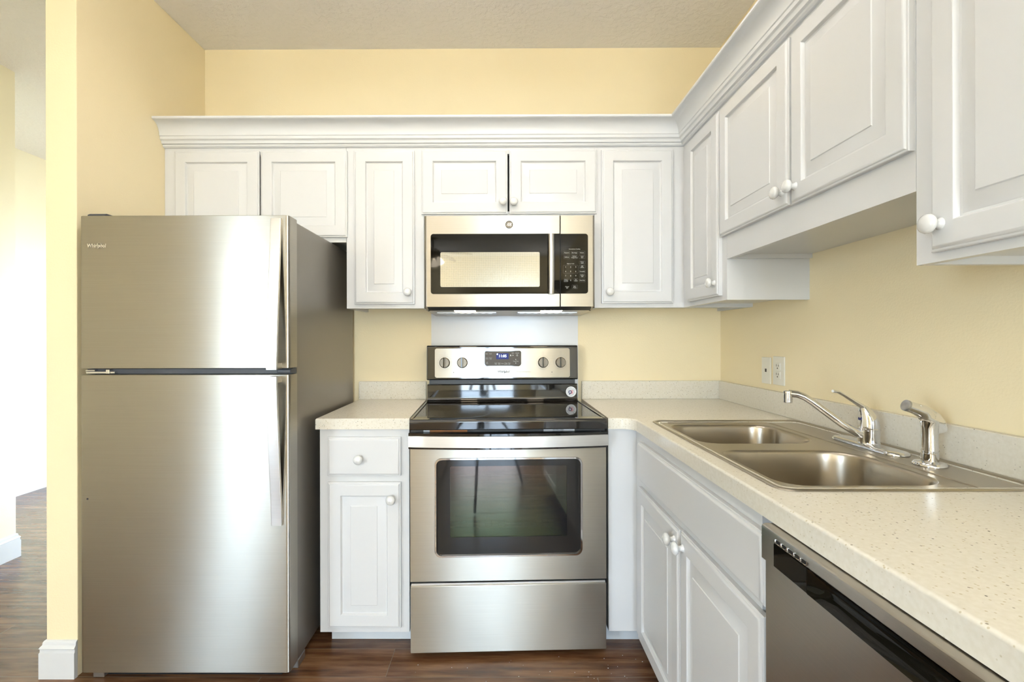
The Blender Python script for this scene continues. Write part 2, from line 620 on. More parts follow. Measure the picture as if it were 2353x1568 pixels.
def wall_cabinet(name, label, u0, u1, vf, vb, z0, z1, doors, right=False, group=None, stile=0.04, rail=0.03,
                 toe=None, open_top=False, merge=False, cu1=None):
    """carcass + face frame + doors; u across, v depth, built on the back wall or turned to the right wall"""
    X = RM if right else None
    cu, cv = (u0 + u1) / 2, (vf + vb) / 2
    loc = (cv, -cu, z0 if toe is None else 0) if right else (cu, cv, z0 if toe is None else 0)
    t = thing(name, label, 'cabinet', loc, group)
    c = MB()
    w = .016
    fu1 = u1
    if cu1 is not None: u1 = cu1
    zb = z0 + .016
    c.box(u0, u0 + w, vf + .02, vb, z0, z1).box(u1 - w, u1, vf + .02, vb, z0, z1)
    c.box(u0 + w, u1 - w, vf + .02, vb, zb, zb + w).box(u0 + w, u1 - w, vb - .006, vb, zb + w, z1)
    if not open_top:
        c.box(u0 + w, u1 - w, vf + .02, vb - .006, z1 - w, z1)
    if X is not None: c.xf(X)
    c.build('carcass', 'cab', t)
    f = MB()
    q = .014
    if merge:
        op = [(min(d[0] for d in doors), max(d[1] for d in doors), min(d[2] for d in doors), max(d[3] for d in doors))]
    else:
        op = [d[:4] for d in doors]
    op = [(max(a + q, u0 + .02), min(b_ - q, fu1 - .02), c_ + q, e_ - q) for a, b_, c_, e_ in op]
    f.plate([(u0, z0), (fu1, z0), (fu1, z1), (u0, z1)],
            [[(a, c_), (b_, c_), (b_, e_), (a, e_)] for a, b_, c_, e_ in op], 'y', vf, vf + .02)
    if X is not None: f.xf(X)
    f.build('face_frame', 'cab', t)
    # dark sheet: painted shade of the cupboard inside, seen through the door gap
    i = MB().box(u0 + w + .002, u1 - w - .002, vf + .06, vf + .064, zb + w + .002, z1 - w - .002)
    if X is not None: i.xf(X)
    i.build('gap_shade_sheet', 'gap_shade', t)
    for d in doors:
        du0, du1, dz0, dz1 = d[:4]
        kind = d[5] if len(d) > 5 else 'door'
        m_ = MB().panel_door(du0, du1, dz0, dz1, vf - DT, DT, raised=(kind == 'door'),
                             fw=.05 if (du1 - du0) > .24 else .04)
        if X is not None: m_.xf(X)
        o = m_.build(kind, 'cab', t, 28)
        if d[4]:
            add_knob(d[4][0], d[4][1], vf - DT, o, X)
    if toe:
        k = MB().box(toe[0], toe[1], vf + .067, vf + .08, 0, z0)
        if X is not None: k.xf(X)
        k.build('toe_kick', 'toe', t)
    return t


YU = 2.212
ZT = 2.125
GB = 'white wall cabinets over the appliances'
wall_cabinet('wall_cabinet', 'short white wall cabinet with two doors above the refrigerator', -1.541, -0.707, YU, YB, 1.6726, ZT,
             [(-1.489, -1.1005, 1.6935, 2.0885, None), (-1.093, -0.699, 1.6935, 2.0885, None)], group=GB, merge=True)
wall_cabinet('wall_cabinet', 'tall narrow white wall cabinet between refrigerator and microwave, knob at lower right',
             -0.705, -0.350, YU, YB, 1.3685, ZT, [(-0.6665, -0.3917, 1.387, 2.0885, (-0.419, 1.440))], group=GB)
wall_cabinet('wall_cabinet', 'short white wall cabinet with two knobbed doors directly above the microwave',
             -0.349, 0.430, YU, YB, 1.785, ZT, [(-0.3595, 0.0335, 1.797, 2.0893, (0.0127, 1.848)),
                                                (0.0415, 0.4394, 1.7975, 2.0885, (0.0608, 1.8465))], group=GB, merge=True)
wall_cabinet('wall_cabinet', 'tall narrow white wall cabinet right of the microwave, knob at lower left',
             0.431, 1.144, YU, YB, 1.3695, ZT, [(0.4612, 0.7866, 1.388, 2.088, (0.4933, 1.4395))], group=GB)
XU = 0.8395
GR = 'white wall cabinets along the right wall'
wall_cabinet('wall_cabinet', 'tall narrow white corner wall cabinet on the right wall with exposed lower side',
             -2.211, -1.792, XU, XR, 1.3700, ZT, [(-2.139, -1.831, 1.3890, 2.088, (-1.857, 1.440))], right=True, group=GR)
wall_cabinet('wall_cabinet', 'short white wall cabinet with two wide doors above the sink',
             -1.791, -0.978, XU, XR, 1.5215, ZT, [(-1.8189, -1.3850, 1.6075, 2.088, (-1.4105, 1.650)),
                                                  (-1.3740, -0.9800, 1.6045, 2.088, (-1.348, 1.650))], right=True, group=GR, rail=0.09)
wall_cabinet('wall_cabinet', 'white wall cabinet nearest the camera over the speckled counter, large knob at lower left',
             -0.977, -0.06, XU, XR, 1.3715, ZT, [(-0.931, -0.53, 1.3890, 2.088, (-0.905, 1.4385)),
                                                 (-0.52, -0.10, 1.3890, 2.088, (-0.545, 1.4385))], right=True, group=GR)

# base cabinets
ZC = 0.8725
YF = 1.907
XF = 0.535
wall_cabinet('base_cabinet', 'narrow white base cabinet with one drawer and one door left of the range',
             -0.7155, -0.362, YF, YB - .003, 0.0683, ZC,
             [(-0.6812, -0.3933, 0.0918, 0.6645, (-0.4276, 0.6015)),
              (-0.6812, -0.3933, 0.6897, 0.8417, (-0.5534, 0.7585), 'drawer')], toe=(-0.693, -0.363), group='white base cabinets', cu1=-0.392)
t = thing('base_cabinet', 'plain white corner base cabinet panel without doors right of the range', 'cabinet', (0.78, 2.2, 0), 'white base cabinets')
MB().box(0.424, 1.142, YF, YB - .003, 0.0705, ZC - .001, 0.002, 1).build('carcass', 'cab', t)
MB().box(0.424, 0.60, 1.972, 1.985, 0, 0.0705).build('toe_kick', 'toe', t)
wall_cabinet('base_cabinet', 'white sink base cabinet with false drawer front over two knobbed doors',
             -1.906, -0.990, XF, XR, 0.0705, ZC,
             [(-1.834, -1.413, 0.0900, 0.6660, (-1.4420, 0.6275)),
              (-1.400, -0.962, 0.0900, 0.6700, (-1.3740, 0.6290)),
              (-1.834, -0.958, 0.6920, 0.8380, None, 'false_drawer_front')], right=True, toe=(-1.906, -0.990),
             group='white base cabinets', open_top=True)
wall_cabinet('base_cabinet', 'white base cabinet on the camera side of the dishwasher',
             -0.318, 0.30, XF, XR, 0.0705, ZC, [(-0.30, 0.28, 0.09, 0.84, (0.25, 0.63))], right=True, toe=(-0.318, 0.30),
             group='white base cabinets')

# crown moulding along both runs of wall cabinets
CP = [(0, 0), (.008, .001), (.0135, .006), (.0145, .012), (.0225, .0145), (.024, .022), (.0265, .0265), (.0325, .031),
      (.0335, .043), (.0365, .0455), (.0370, .050), (.0385, .062), (.044, .075), (.053, .088), (.066, .0965), (.077, .0995),
      (.0815, .101), (.084, .104), (.084, .1115), (.060, .1115), (.0, .090)]
z0c = 2.1055
ls = []
for (px, py, dx, dy) in ((XL + .001, YU, 0, -1), (XU, YU, -1, -1), (XU, -0.06, -1, 0)):
    ls.append([(px + dx * p, py + dy * p, z0c + q) for p, q in CP])
cm = MB().loops(ls, True, True, True)
tag(cm.build('crown_molding', 'trim', None, 24), 'white stepped crown molding running along the tops of the wall cabinets', 'molding')

# ------------------------------------------------------------------ countertops
ZK = 0.916
xe = 0.519
ye = 1.891
r = 0.05


def counter(name, label, outer, holes, front, splash):
    t_ = thing(name, label, 'countertop', (outer[0][0], outer[0][1], ZC))
    m_ = MB().plate(outer, holes, 'z', ZK, ZC + .0005)
    bmesh.ops.recalc_face_normals(m_.bm, faces=m_.bm.faces)
    m_.bevel_edges(lambda a, b: abs(a.z - ZK) < 1e-4 and abs(b.z - ZK) < 1e-4 and front(a) and front(b), 0.006, 3)
    m_.build('worktop', 'counter', t_)
    s_ = MB()
    for bx in splash:
        s_.box(*bx, 0.0015, 1)
    s_.build('backsplash', 'counter', t_)
    return t_


counter('countertop', 'short speckled cream countertop between the refrigerator and the range',
        [(-0.7275, ye), (-0.358, ye), (-0.385, YB - .001), (-0.735, YB - .001)], [],
        lambda a: a.y < ye + .001 or (a.x < -0.72), [(-0.735, -0.386, YB - .02, YB, ZK, 1.0085)])
arc = [(xe - r + r * math.sin(math.radians(a)), ye - r + r * math.cos(math.radians(a))) for a in range(0, 91, 15)]
outer = [(0.4205, YB - .001), (0.4205, ye)] + arc + [(xe, -0.30), (XR - .001, -0.30), (XR - .001, YB - .001)]
hole = rrect(0.585, 1.10, 1.0, 1.80, 0.03, 4)
counter('countertop', 'long L-shaped speckled cream countertop running right of the range along the right wall', outer, [hole],
        lambda a: (a.y <= ye + .001 and a.x <= xe + .001), [(0.4205, XR, YB - .02, YB, ZK, 1.0085),
                                                            (XR - .02, XR, -0.30, YB - .02, ZK, 1.0085)])

# ------------------------------------------------------------------ sink
t = thing('sink', 'stainless steel double bowl drop-in sink set in the speckled counter', 'sink', (0.83, 1.40, ZK))
sx0, sx1, sy0, sy1 = 0.563, 1.119, 0.974, 1.824
zd = 0.9135


def loop_rr(x0, x1, y0, y1, rr, z, n=6):
    return [(p[0], p[1], z) for p in rrect(x0, x1, y0, y1, rr, n)]


d = MB()
rim = [(0, ZK + .0006, .035), (.001, ZK + .0025, .035), (.005, ZK + .0040, .033), (.010, ZK + .0034, .030),
       (.014, ZK + .0008, .028), (.018, zd, .026)]
d.loops([loop_rr(sx0 + i, sx1 - i, sy0 + i, sy1 - i, rr, z) for i, z, rr in rim])
bowls = [(0.598, 0.966, 1.022, 1.352, (.095, .06, .06, .075)), (0.598, 0.966, 1.436, 1.757, (.075, .06, .06, .095))]
holes = [rrect(*b_[:4], b_[4], 6) for b_ in bowls]
d.plate(rrect(sx0 + .018, sx1 - .018, sy0 + .018, sy1 - .018, .026, 6), holes, 'z', zd, None)
# pressed ridge between bowls and faucet ledge
for (x_, w_) in ((0.992, .0022),):
    d.tube([(x_, sy0 + .020, zd - w_ * .8), (x_, sy0 + .05, zd), (x_, sy1 - .05, zd), (x_, sy1 - .020, zd - w_ * .8)], w_, 8)
d.tube([(0.62, 1.792, zd), (0.985, 1.792, zd)], (.003, .0022), 8)
d.build('sink_deck', 'steel_sink', t, 50)
for b_ in bowls:
    x0, x1, y0, y1, rr = b_
    L = []
    for i, z in ((0, zd), (.003, zd - .001), (.006, zd - .004), (.008, zd - .010), (.010, zd - .03), (.018, zd - .12),
                 (.024, zd - .15), (.038, zd - .168), (.06, zd - .175), (.10, zd - .178), (.135, zd - .179)):
        L.append(loop_rr(x0 + i, x1 - i, y0 + i, y1 - i, tuple(max(q - i * .45, .02) for q in rr), z))
    w_ = MB().loops(L, True, False, True)
    bo = w_.build('bowl', 'steel_sink', t, 60)
    cx_, cy_ = (x0 + x1) / 2, (y0 + y1) / 2
    MB().lathe([(.045, .001), (.045, .003), (.040, .0035), (.036, .001), (.0, .0008)], (cx_, cy_, zd - .179)).build('drain', 'chrome', bo)

# faucet
FX, FY = 1.060, 1.395
t = thing('faucet', 'chrome single-lever kitchen faucet with low spout on the sink ledge', 'faucet', (FX, FY, zd))
p = MB()
zf = zd + .0006
L = []
for i, z in ((0, zf), (0, zf + .003), (.002, zf + .006), (.006, zf + .0085), (.014, zf + .0105), (.022, zf + .011)):
    L.append(loop_rr(FX - .034 + i, FX + .030 - i, FY - .128 + i, FY + .128 - i, max(.0315 - i, .004), z, 8))
p.loops(L, True, True, True).build('base_plate', 'chrome', t, 50)
MB().lathe([(.028, .008), (.0275, .012), (.0265, .014), (.0265, .048), (.0275, .049), (.0275, .0525), (.0262, .054)],
           (FX, FY, zd), seg=32, cap1=True).build('body', 'chrome', t, 40)
zb = zd + .054
hd = MB()
L = []
for k, (off, rx, ry, h) in enumerate([(0, .0262, .0262, 0), (0, .0262, .0262, .010), (-.001, .0245, .025, .022), (-.004, .0215, .023, .034),
                                      (-.008, .018, .019, .046), (-.012, .0135, .014, .056), (-.015, .009, .010, .063), (-.017, .004, .005, .066)]):
    L.append([(FX + off + rx * math.cos(2 * PI * i / 28), FY + ry * math.sin(2 * PI * i / 28), zb + h) for i in range(28)])
hd.loops(L, True, True, True)
hd.tube([(FX - .006, FY, zb + .050), (FX - .022, FY, zb + .064), (FX - .045, FY, zb + .078), (FX - .070, FY, zb + .094), (FX - .088, FY, zb + .104), (FX - .103, FY, zb + .106)],
        [(.012, .010), (.010, .007), (.008, .005), (.0075, .0042), (.0075, .004), (.006, .004)], 14)
hnd = hd.build('lever_handle', 'chrome', t, 60)
MB().lathe([(.0065, 0), (.0065, .0015), (.0, .0016)], (FX - .0240, FY, zb + .028), (-1, 0, .35), 16).build('indicator_cap', 'navy', hnd)
sp = MB().tube([(FX - .015, FY, zd + .032), (FX - .035, FY, zd + .040), (FX - .07, FY + .006, zd + .063), (FX - .12, FY + .018, zd + .104), (FX - .145, FY + .026, zd + .126),
                (FX - .165, FY + .032, zd + .140), (FX - .182, FY + .038, zd + .147), (FX - .205, FY + .045, zd + .149)],
               [.0125, .0115, .0105, .0100, .0100, .0100, .0105, .0112], 18)
sp.build('spout', 'chrome', t, 60)
MB().lathe([(.0095, .018), (.0125, .016), (.0128, .010), (.0118, .009), (.0118, -.016), (.0105, -.018), (.0, -.0182)],
           (FX - .205, FY + .045, zd + .139), seg=24, cap0=True).build('aerator', 'chrome', t, 40)

# side sprayer
QX, QY = 1.052, 1.188
t = thing('side_sprayer', 'chrome pull-out side sprayer standing right of the faucet', 'sprayer', (QX, QY, zd))
MB().lathe([(.034, .0006), (.034, .004), (.031, .008), (.022, .010), (.0175, .011), (.0175, .030), (.0165, .031), (.0165, .033), (.0175, .034), (.0175, .036)],
           (QX, QY, zd), seg=28, cap1=True).build('holder', 'chrome', t, 40)
MB().tube([(QX, QY, zd + .036), (QX, QY, zd + .06), (QX, QY, zd + .09), (QX - .001, QY, zd + .108), (QX - .006, QY, zd + .122), (QX - .018, QY, zd + .132),
           (QX - .036, QY, zd + .139), (QX - .056, QY, zd + .146)],
          [.0165, .0160, .0165, .0185, .0195, .017, .0145, .0135], 20).build('spray_body', 'chrome', t, 60)
MB().lathe([(.0138, 0), (.0138, .005), (.0115, .006), (.0, .0062)], (QX - .055, QY, zd + .1457), (-.94, 0, .33), 20).build('nozzle', 'filter', t)
MB().prism([(QX - .034, zd + .150), (QX - .006, zd + .141), (QX + .017, zd + .1265), (QX + .026, zd + .110), (QX + .035, zd + .090), (QX + .031, zd + .083),
            (QX + .010, zd + .077), (QX + .002, zd + .080), (QX - .004, zd + .105), (QX - .020, zd + .128)],
           'y', QY - .0135, QY + .0135).bevel_edges(lambda a, b: True, .004, 2).build('thumb_lever', 'chrome', t, 45)

# ------------------------------------------------------------------ wall plates
t = thing('phone_jack_plate', 'white phone jack plate on the yellow wall, left of the power outlet', 'wall plate', (XR, 2.078, 1.034))
MB().box(XR - .006, XR, 2.044, 2.112, 1.033, 1.146, .002, 2).build('plate', 'plastic', t)
MB().box(XR - .0068, XR - .0055, 2.072, 2.084, 1.083, 1.097).build('jack_socket', 'slot', t)
t = thing('power_outlet', 'white power outlet with two sockets on the yellow wall above the sink', 'outlet', (XR, 1.985, 1.035))
MB().box(XR - .006, XR, 1.945, 2.025, 1.035, 1.152, .002, 2).build('plate', 'plastic', t)
for zc in (1.076, 1.111):
    s_ = MB().box(XR - .009, XR - .005, 1.969, 2.003, zc - .015, zc + .015, .003, 2).build('socket', 'plastic', t)
    MB().box(XR - .0095, XR - .0088, 1.992, 1.9945, zc, zc + .009).box(XR - .0095, XR - .0088, 1.9775, 1.980, zc, zc + .008).lathe(
        [(.003, 0), (.003, .0006), (0, .0007)], (XR - .0089, 1.986, zc - .007), (-1, 0, 0), 12).build('slots', 'slot', s_)

# ------------------------------------------------------------------ white splash panel behind the range
tag(MB().box(-0.361, 0.4028, YB - .003, YB - .0002, 0.92, 1.372).build('splash_panel', 'white_panel'),
    'plain white splash panel on the wall between range and microwave', 'wall panel')


# ------------------------------------------------------------------ refrigerator
def logo(mb, size, loc, mi=0, ext=.0008, swoosh=True, w=None):
    mb.text('Whirlpool', size, loc, shear=0.12, extrude=ext, mi=mi, sx=.92, bold=size * .035)
    if swoosh:
        pts = []
        for k in range(15):
            a = math.radians(-125 + 215 * k / 14)
            x_ = size * (1.05 * math.cos(a)); z_ = size * (.46 * math.sin(a))
            pts.append((loc[0] + size * .22 + x_ * .85 * math.cos(.55) - z_ * math.sin(.55), loc[1],
                        loc[2] + x_ * .85 * math.sin(.55) * .8 + z_ * math.cos(.55)))
        rs = [size * (.012 + .05 * math.sin(PI * k / 14)) for k in range(15)]
        mb.tube(pts, rs, 8, mi)


fx0, fx1, fy = -1.5015, -0.7530, 1.715
t = thing('refrigerator', 'stainless steel top-freezer refrigerator standing against the left wall', 'refrigerator', (-1.127, 2.1, 0))
MB().box(fx0 + .004, -0.7575, 1.787, 2.480, 0.030, 1.662, .006, 2).build('case', 'fridge_side', t)
MB().box(fx0 + .062, -0.802, 1.762, 1.80, 0.001, 0.055).build('base_grille', 'blackmat', t)
MB().box(fx0 + .012, -0.762, 1.768, 1.789, 0.06, 1.655).build('door_gasket', 'gasket', t)


def fdoor(name, z0, z1):
    m_ = MB()
    o_ = [(fx0, fy + .068), (fx0, fy + .010), (fx0 + .004, fy + .003), (fx0 + .012, fy), (fx1 - .012, fy), (fx1 - .004, fy + .003), (fx1, fy + .010), (fx1, fy + .068)]
    m_.prism(o_, 'z', z0, z1)
    m_.bevel_edges(lambda a, b: abs(a.z - b.z) < 1e-5, .0025, 2)
    return m_.build(name, 'steel', t, 30)


dz = [fdoor('freezer_door', 1.1235, 1.6695), fdoor('fridge_door', 0.0380, 1.1010)]
hx0, hx1 = -0.8135, -0.7775


def fhandle(prof, door):
    """prof: (z, stand-off) along the strip"""
    m_ = MB()
    outl = [(fy - o_, z) for z, o_ in prof]
    th = 0.012
    ls_ = []
    for i, (z, o_) in enumerate(prof):
        b_ = min(o_ - .001, th) if i in (0, len(prof) - 1) else th
        ya, yb = fy - o_, fy - o_ + max(b_, .003)
        ls_.append([(hx0, ya + .001, z), (hx0 + .002, ya, z), (hx1 - .002, ya, z), (hx1, ya + .001, z), (hx1, yb, z), (hx0, yb, z)])
    m_.loops(ls_, True, True, True)
    return m_.build('handle', 'steel_handle', door, 30)


zt, zl = 1.656, 1.121
h1 = fhandle([(zt, .010), (zt - .02, .012), (zt - .10, .017), (zt - .22, .027), (zt - .34, .037), (zt - .44, .043), (zl + .02, .047), (zl, .047)], dz[0])
MB().box(hx0 + .002, hx1 - .0005, fy - .036, fy, zl + .0005, zl + .022).build('handle_post', 'steel_dark', dz[0])
zt2, zl2 = 1.097, 0.566
h2 = fhandle([(zt2, .047), (zt2 - .02, .047), (zt2 - .10, .043), (zt2 - .22, .034), (zt2 - .34, .024), (zt2 - .43, .015), (zl2 + .03, .011), (zl2, .010)], dz[1])
MB().box(hx0 + .002, hx1 - .0005, fy - .036, fy, zt2 - .022, zt2 - .0005).build('handle_post', 'steel_dark', dz[1])
bd = MB()
logo(bd, .0175, (-1.438, fy - .002, 1.5615))
part(bd.build('brand_badge', 'chrome', t), 'raised chrome maker lettering with a swoosh')
MB().lathe([(.0035, 0), (.003, .001), (0, .0013)], (-1.474, fy, .659), (0, -1, 0), 14).build('door_plug', 'ink', dz[1])
hc = MB().prism([(1.735, 1.6695), (1.735, 1.678), (1.745, 1.684), (1.80, 1.684), (1.90, 1.668), (1.90, 1.6625), (1.79, 1.6625), (1.79, 1.6695)], 'x', fx0 + .012, fx0 + .075)
hc.bevel_edges(lambda a, b: True, .002, 2)
hc.build('hinge_cover', 'gasket', t)
mr_ = MB().box(fx0 + .006, fx1 - .004, fy + .026, fy + .07, 1.1035, 1.1210).build('center_rail', 'gasket', t)
MB().box(fx0 + .012, fx0 + .115, fy + .012, fy + .03, 1.105, 1.1125, .001, 1).box(fx0 + .012, fx0 + .045, fy + .010, fy + .03, 1.114, 1.119, .001, 1).box(
    fx0 + .086, fx0 + .099, fy + .008, fy + .03, 1.104, 1.1205, .0015, 1).build('hinge', 'chrome', mr_)
MB().box(fx1 - .05, fx1 - .002, fy + .016, fy + .03, 1.106, 1.119, .002, 1).build('rail_end_cap', 'gasket', mr_)
MB().box(fx0 + .02, fx0 + .06, 1.745, 1.80, 0.001, 0.032, .002, 1).build('leveling_foot', 'filter', t)
MB().box(-0.80, -0.7560, 1.795, 1.86, 0.001, 0.032, .002, 1).build('leveling_foot', 'filter', t)

# ------------------------------------------------------------------ over-the-range microwave
my = 2.140
t = thing('microwave', 'stainless steel over-the-range microwave with black glass door above the range', 'microwave', (0.04, 2.33, 1.357))
MB().prism([(my + .026, 1.3700), (my + .048, 1.3572), (2.512, 1.347), (2.512, 1.774), (my + .026, 1.774)], 'x', -0.336, 0.415).build('housing', 'steel_dark', t)


def mwslab(x0, x1, rl, rr):
    o_ = []
    for (cx_, a0, a1, rr_) in ((x0 + rl, 180, 270, rl), (x1 - rr, 270, 360, rr)):
        for k in range(6):
            a = math.radians(a0 + (a1 - a0) * k / 5)
            o_.append((cx_ + rr_ * math.cos(a), my + rr_ + rr_ * math.sin(a)))
    o_ += [(x1, my + .026), (x0, my + .026)]
    return MB().prism(o_, 'z', 1.3705, 1.774)


dr = mwslab(-0.3395, 0.2640, .014, .002).build('door', 'steel', t, 40)
cpn = mwslab(0.2665, 0.4190, .002, .010).build('control_panel', 'steel', t, 40)
MB().box(0.2642, 0.2663, my + .004, my + .026, 1.371, 1.773).build('door_gap', 'darkgap', t)
MB().prism(rrect(-0.309, 0.2638, 1.427, 1.6935, (.001, .012, .012, .001)), 'y', my - .0015, my + .002).build('door_glass', 'bglass', dr)
MB().prism(rrect(0.2668, 0.388, 1.4275, 1.6925, (.012, .001, .001, .012)), 'y', my - .0015, my + .002).build('keypad_glass', 'bglass', cpn)
MB().prism(rrect(-0.266, 0.174, 1.458, 1.612, .006), 'y', my - .0021, my - .0013).build('window_screen', 'screen', dr)
hb = []
for k in range(17):
    q = -1 + 2 * k / 16
    z = 1.5575 + q * .1325
    off = .030 - .012 * abs(q) ** 3
    hb.append([(x_, my - off + dy_, z) for x_, dy_ in ((.211, .006), (.213, .001), (.218, -.003), (.224, -.004), (.230, -.003), (.235, .001), (.237, .006), (.235, .010), (.213, .010))])
MB().loops(hb, True, True, True).box(.215, .233, my - .016, my, 1.427, 1.442).box(.215, .233, my - .016, my, 1.674, 1.689).build('handle', 'steel_handle', dr, 40)
em = MB().lathe([(.017, 0), (.017, .002), (.0155, .0028), (.0142, .002), (.0142, .0012), (0, .0012)], (0.039, my, 1.734), (0, -1, 0), 32)
em.text('GE', .016, (0.039, my - .0018, 1.734), shear=.25, extrude=.0006, mi=1)
for k in range(4):
    a = PI / 4 + k * PI / 2
    em.tube([(0.039 + .0125 * math.cos(a + q * .5), my - .0016, 1.734 + (.0125 - .002 * abs(q)) * math.sin(a + q * .5)) for q in (-1, -.5, 0, .5, 1)], .0007, 6, 1)
part(em.build('emblem', ['brown', 'chrome'], dr), 'round silver monogram emblem')
kp = MB()


def kt(s_, x_, z_, size=.0062, mi=0):
    kp.text(s_, size, (x_, my - .0017, z_), extrude=.0001, mi=mi)


kt('Convenience Cooking', .328, 1.6245, .0056)
kt('Popcorn', .294, 1.608); kt('Beverage', .328, 1.608); kt('Reheat', .361, 1.608)
kt('Defrost', .294, 1.589); kt('Defrost', .328, 1.5925, .0055); kt('Weight/Time', .328, 1.5865, .005)
kt('Cook', .362, 1.592, .0055); kt('Time', .362, 1.5865, .0055)
kt('Express Cook', .311, 1.560, .0056)
kt('Power', .362, 1.5675, .0055); kt('Level', .362, 1.562, .0055)
kt('Add', .362, 1.549, .0055); kt('30 Sec', .362, 1.5435, .0055)
kt('Turntable', .362, 1.525, .0055); kt('Surface', .362, 1.509, .0055); kt('Light', .362, 1.5035, .0055); kt('Vent Fan', .362, 1.486)
for i in range(9):
    kt(str(i + 1), (.289, .311, .3335)[i % 3], (1.545, 1.5255, 1.506)[i // 3], .0085)
kt('0', .311, 1.486, .0085)
kt('Timer', .290, 1.4885, .0055); kt('On/Off', .290, 1.483, .0055); kt('Set', .334, 1.490, .0055); kt('Clock', .334, 1.4845, .0055)
kt('Cancel', .295, 1.458, .006); kt('Off', .295, 1.452, .006); kt('Start', .329, 1.460, .006); kt('Pause', .329, 1.454, .006)


def outline(x_, z_, w_, h_):
    o_ = rrect(x_ - w_ / 2, x_ + w_ / 2, z_ - h_ / 2, z_ + h_ / 2, .002, 3)
    i_ = rrect(x_ - w_ / 2 + .0004, x_ + w_ / 2 - .0004, z_ - h_ / 2 + .0004, z_ + h_ / 2 - .0004, .0016, 3)
    kp.plate(o_, [i_], 'y', my - .0017, None, mi=1)


for (x_, z_) in ((.294, 1.608), (.328, 1.608), (.361, 1.608), (.294, 1.589), (.328, 1.589), (.361, 1.589)):
    outline(x_, z_, .027, .014)
for z_ in (1.565, 1.546, 1.525, 1.506, 1.486):
    outline(.362, z_, .026, .014)
outline(.311, 1.535, .066, .036); outline(.290, 1.4855, .018, .014); outline(.334, 1.4875, .018, .014); outline(.329, 1.457, .025, .017)
kp.build('key_legends', ['label', 'labeldim'], cpn)
# underside: vent, filters, cooktop lamps
MB().prism([(my + .010, 1.3704), (my + .044, 1.3560), (my + .050, 1.3566), (my + .030, 1.372)], 'x', -.325, .405).build('front_vent', 'blackmat', t)
for x0_ in (-.21, .185):
    MB().box(x0_, x0_ + .095, my + .052, my + .085, 1.3535, 1.3574).build('lamp_lens', 'lens', t)
for x0_ in (-.30, .08):
    f_ = MB().box(x0_, x0_ + .28, my + .13, my + .30, 1.3485, 1.3545, .001, 1)
    for k in range(8):
        f_.box(x0_ + .01 + k * .033, x0_ + .03 + k * .033, my + .14, my + .29, 1.3475, 1.3486)
    f_.build('grease_filter', 'filter', t)
for x_ in (-.327, -.318, .398, .407):
    MB().lathe([(.005, 0), (.004, .002), (0, .0025)], (x_, my + .06 if abs(x_) > .32 and x_ < 0 or x_ > .4 else my + .14, 1.357), (0, 0, -1), 10).build('screw', 'blackmat', t)

# ------------------------------------------------------------------ electric range (slightly turned, as it stands)
t = thing('range', 'freestanding stainless steel electric range with black glass cooktop', 'range', (0.0305, 1.860, 0), rotz=0.0366)
W2 = .379
MB().box(-W2, -W2 + .004, .03, .625, .03, .90).box(W2 - .004, W2, .03, .625, .03, .90).box(-W2, W2, .62, .626, .03, .91).box(
    -W2, W2, .03, .62, .03, .036).box(-W2, W2, .03, .62, .885, .90).build('body', 'blackmat', t)
# front frame behind door and drawer
MB().plate([(-W2, .04), (W2, .04), (W2, .885), (-W2, .885)], [[(-.30, .34), (.30, .34), (.30, .80), (-.30, .80)]], 'y', .031, .038).build('front_frame', 'darkgap', t)
# oven cavity
MB().loops([[(-.29, .038, .36), (.29, .038, .36), (.29, .038, .79), (-.29, .038, .79)],
            [(-.29, .45, .36), (.29, .45, .36), (.29, .45, .79), (-.29, .45, .79)]], True, False, True).build('oven_cavity', 'oven_in', t)
for zr in (.475, .585):
    rk = MB()
    rk.tube([(-.28, .07, zr), (.28, .07, zr)], .003, 8)
    rk.tube([(-.28, .42, zr), (.28, .42, zr)], .003, 8)
    rk.tube([(-.28, .075, zr + .012), (.28, .075, zr + .012)], .0025, 8)
    for k in range(22):
        x_ = -.27 + k * .0257
        rk.tube([(x_, .07, zr + .002), (x_, .42, zr + .002)], .0018, 6)
    rk.build('oven_rack', 'rack', t, 60)
# drawer
dw = MB().box(-W2 + .001, W2 - .001, 0, .03, .022, .279, .003, 2)
dw.build('drawer', 'steel', t)
MB().box(-W2 + .004, W2 - .004, .008, .028, .279, .286).build('drawer_lip', 'steel_handle', t)
# oven door
wo = rrect(-.286, .286, .387, .7697, .028)
wi = rrect(-.2755, .2755, .3975, .7595, .020)
m_ = MB().plate([(-W2 + .001, .2965), (W2 - .001, .2965), (W2 - .001, .8065), (-W2 + .001, .8065)], [wo], 'y', 0, .03)
od = m_.build('oven_door', 'steel', t)
MB().loops([[(p_[0], .001, p_[1]) for p_ in wo], [(p_[0], -.003, p_[1]) for p_ in rrect(-.2845, .2845, .3885, .7682, .0265)],
            [(p_[0], -.003, p_[1]) for p_ in rrect(-.2785, .2785, .3945, .7625, .022)], [(p_[0], .006, p_[1]) for p_ in wi]]).build('window_trim', 'chrome', od, 40)
win = rrect(-.226, .226, .4625, .736, .006)
MB().plate(wi, [win], 'y', .005, .008).build('glass_border', 'oglass', od)
MB().plate(wi, [], 'y', .0085, .0105).build('window_pane', 'pane', od)
# door top trim and bowed handle


def bow(x_):
    return -.012 - .028 * (1 - (x_ / .383) ** 2)


def bowed(z0, z1, y0, y1, x1=.3825, n=24):
    ls_ = []
    for k in range(n + 1):
        x_ = -x1 + 2 * x1 * k / n
        b_ = bow(x_)
        ls_.append([(x_, b_ + y0, z0), (x_, b_ + y1, z0), (x_, b_ + y1, z1), (x_, b_ + y0, z1)])
    return MB().loops(ls_, True, True, True)


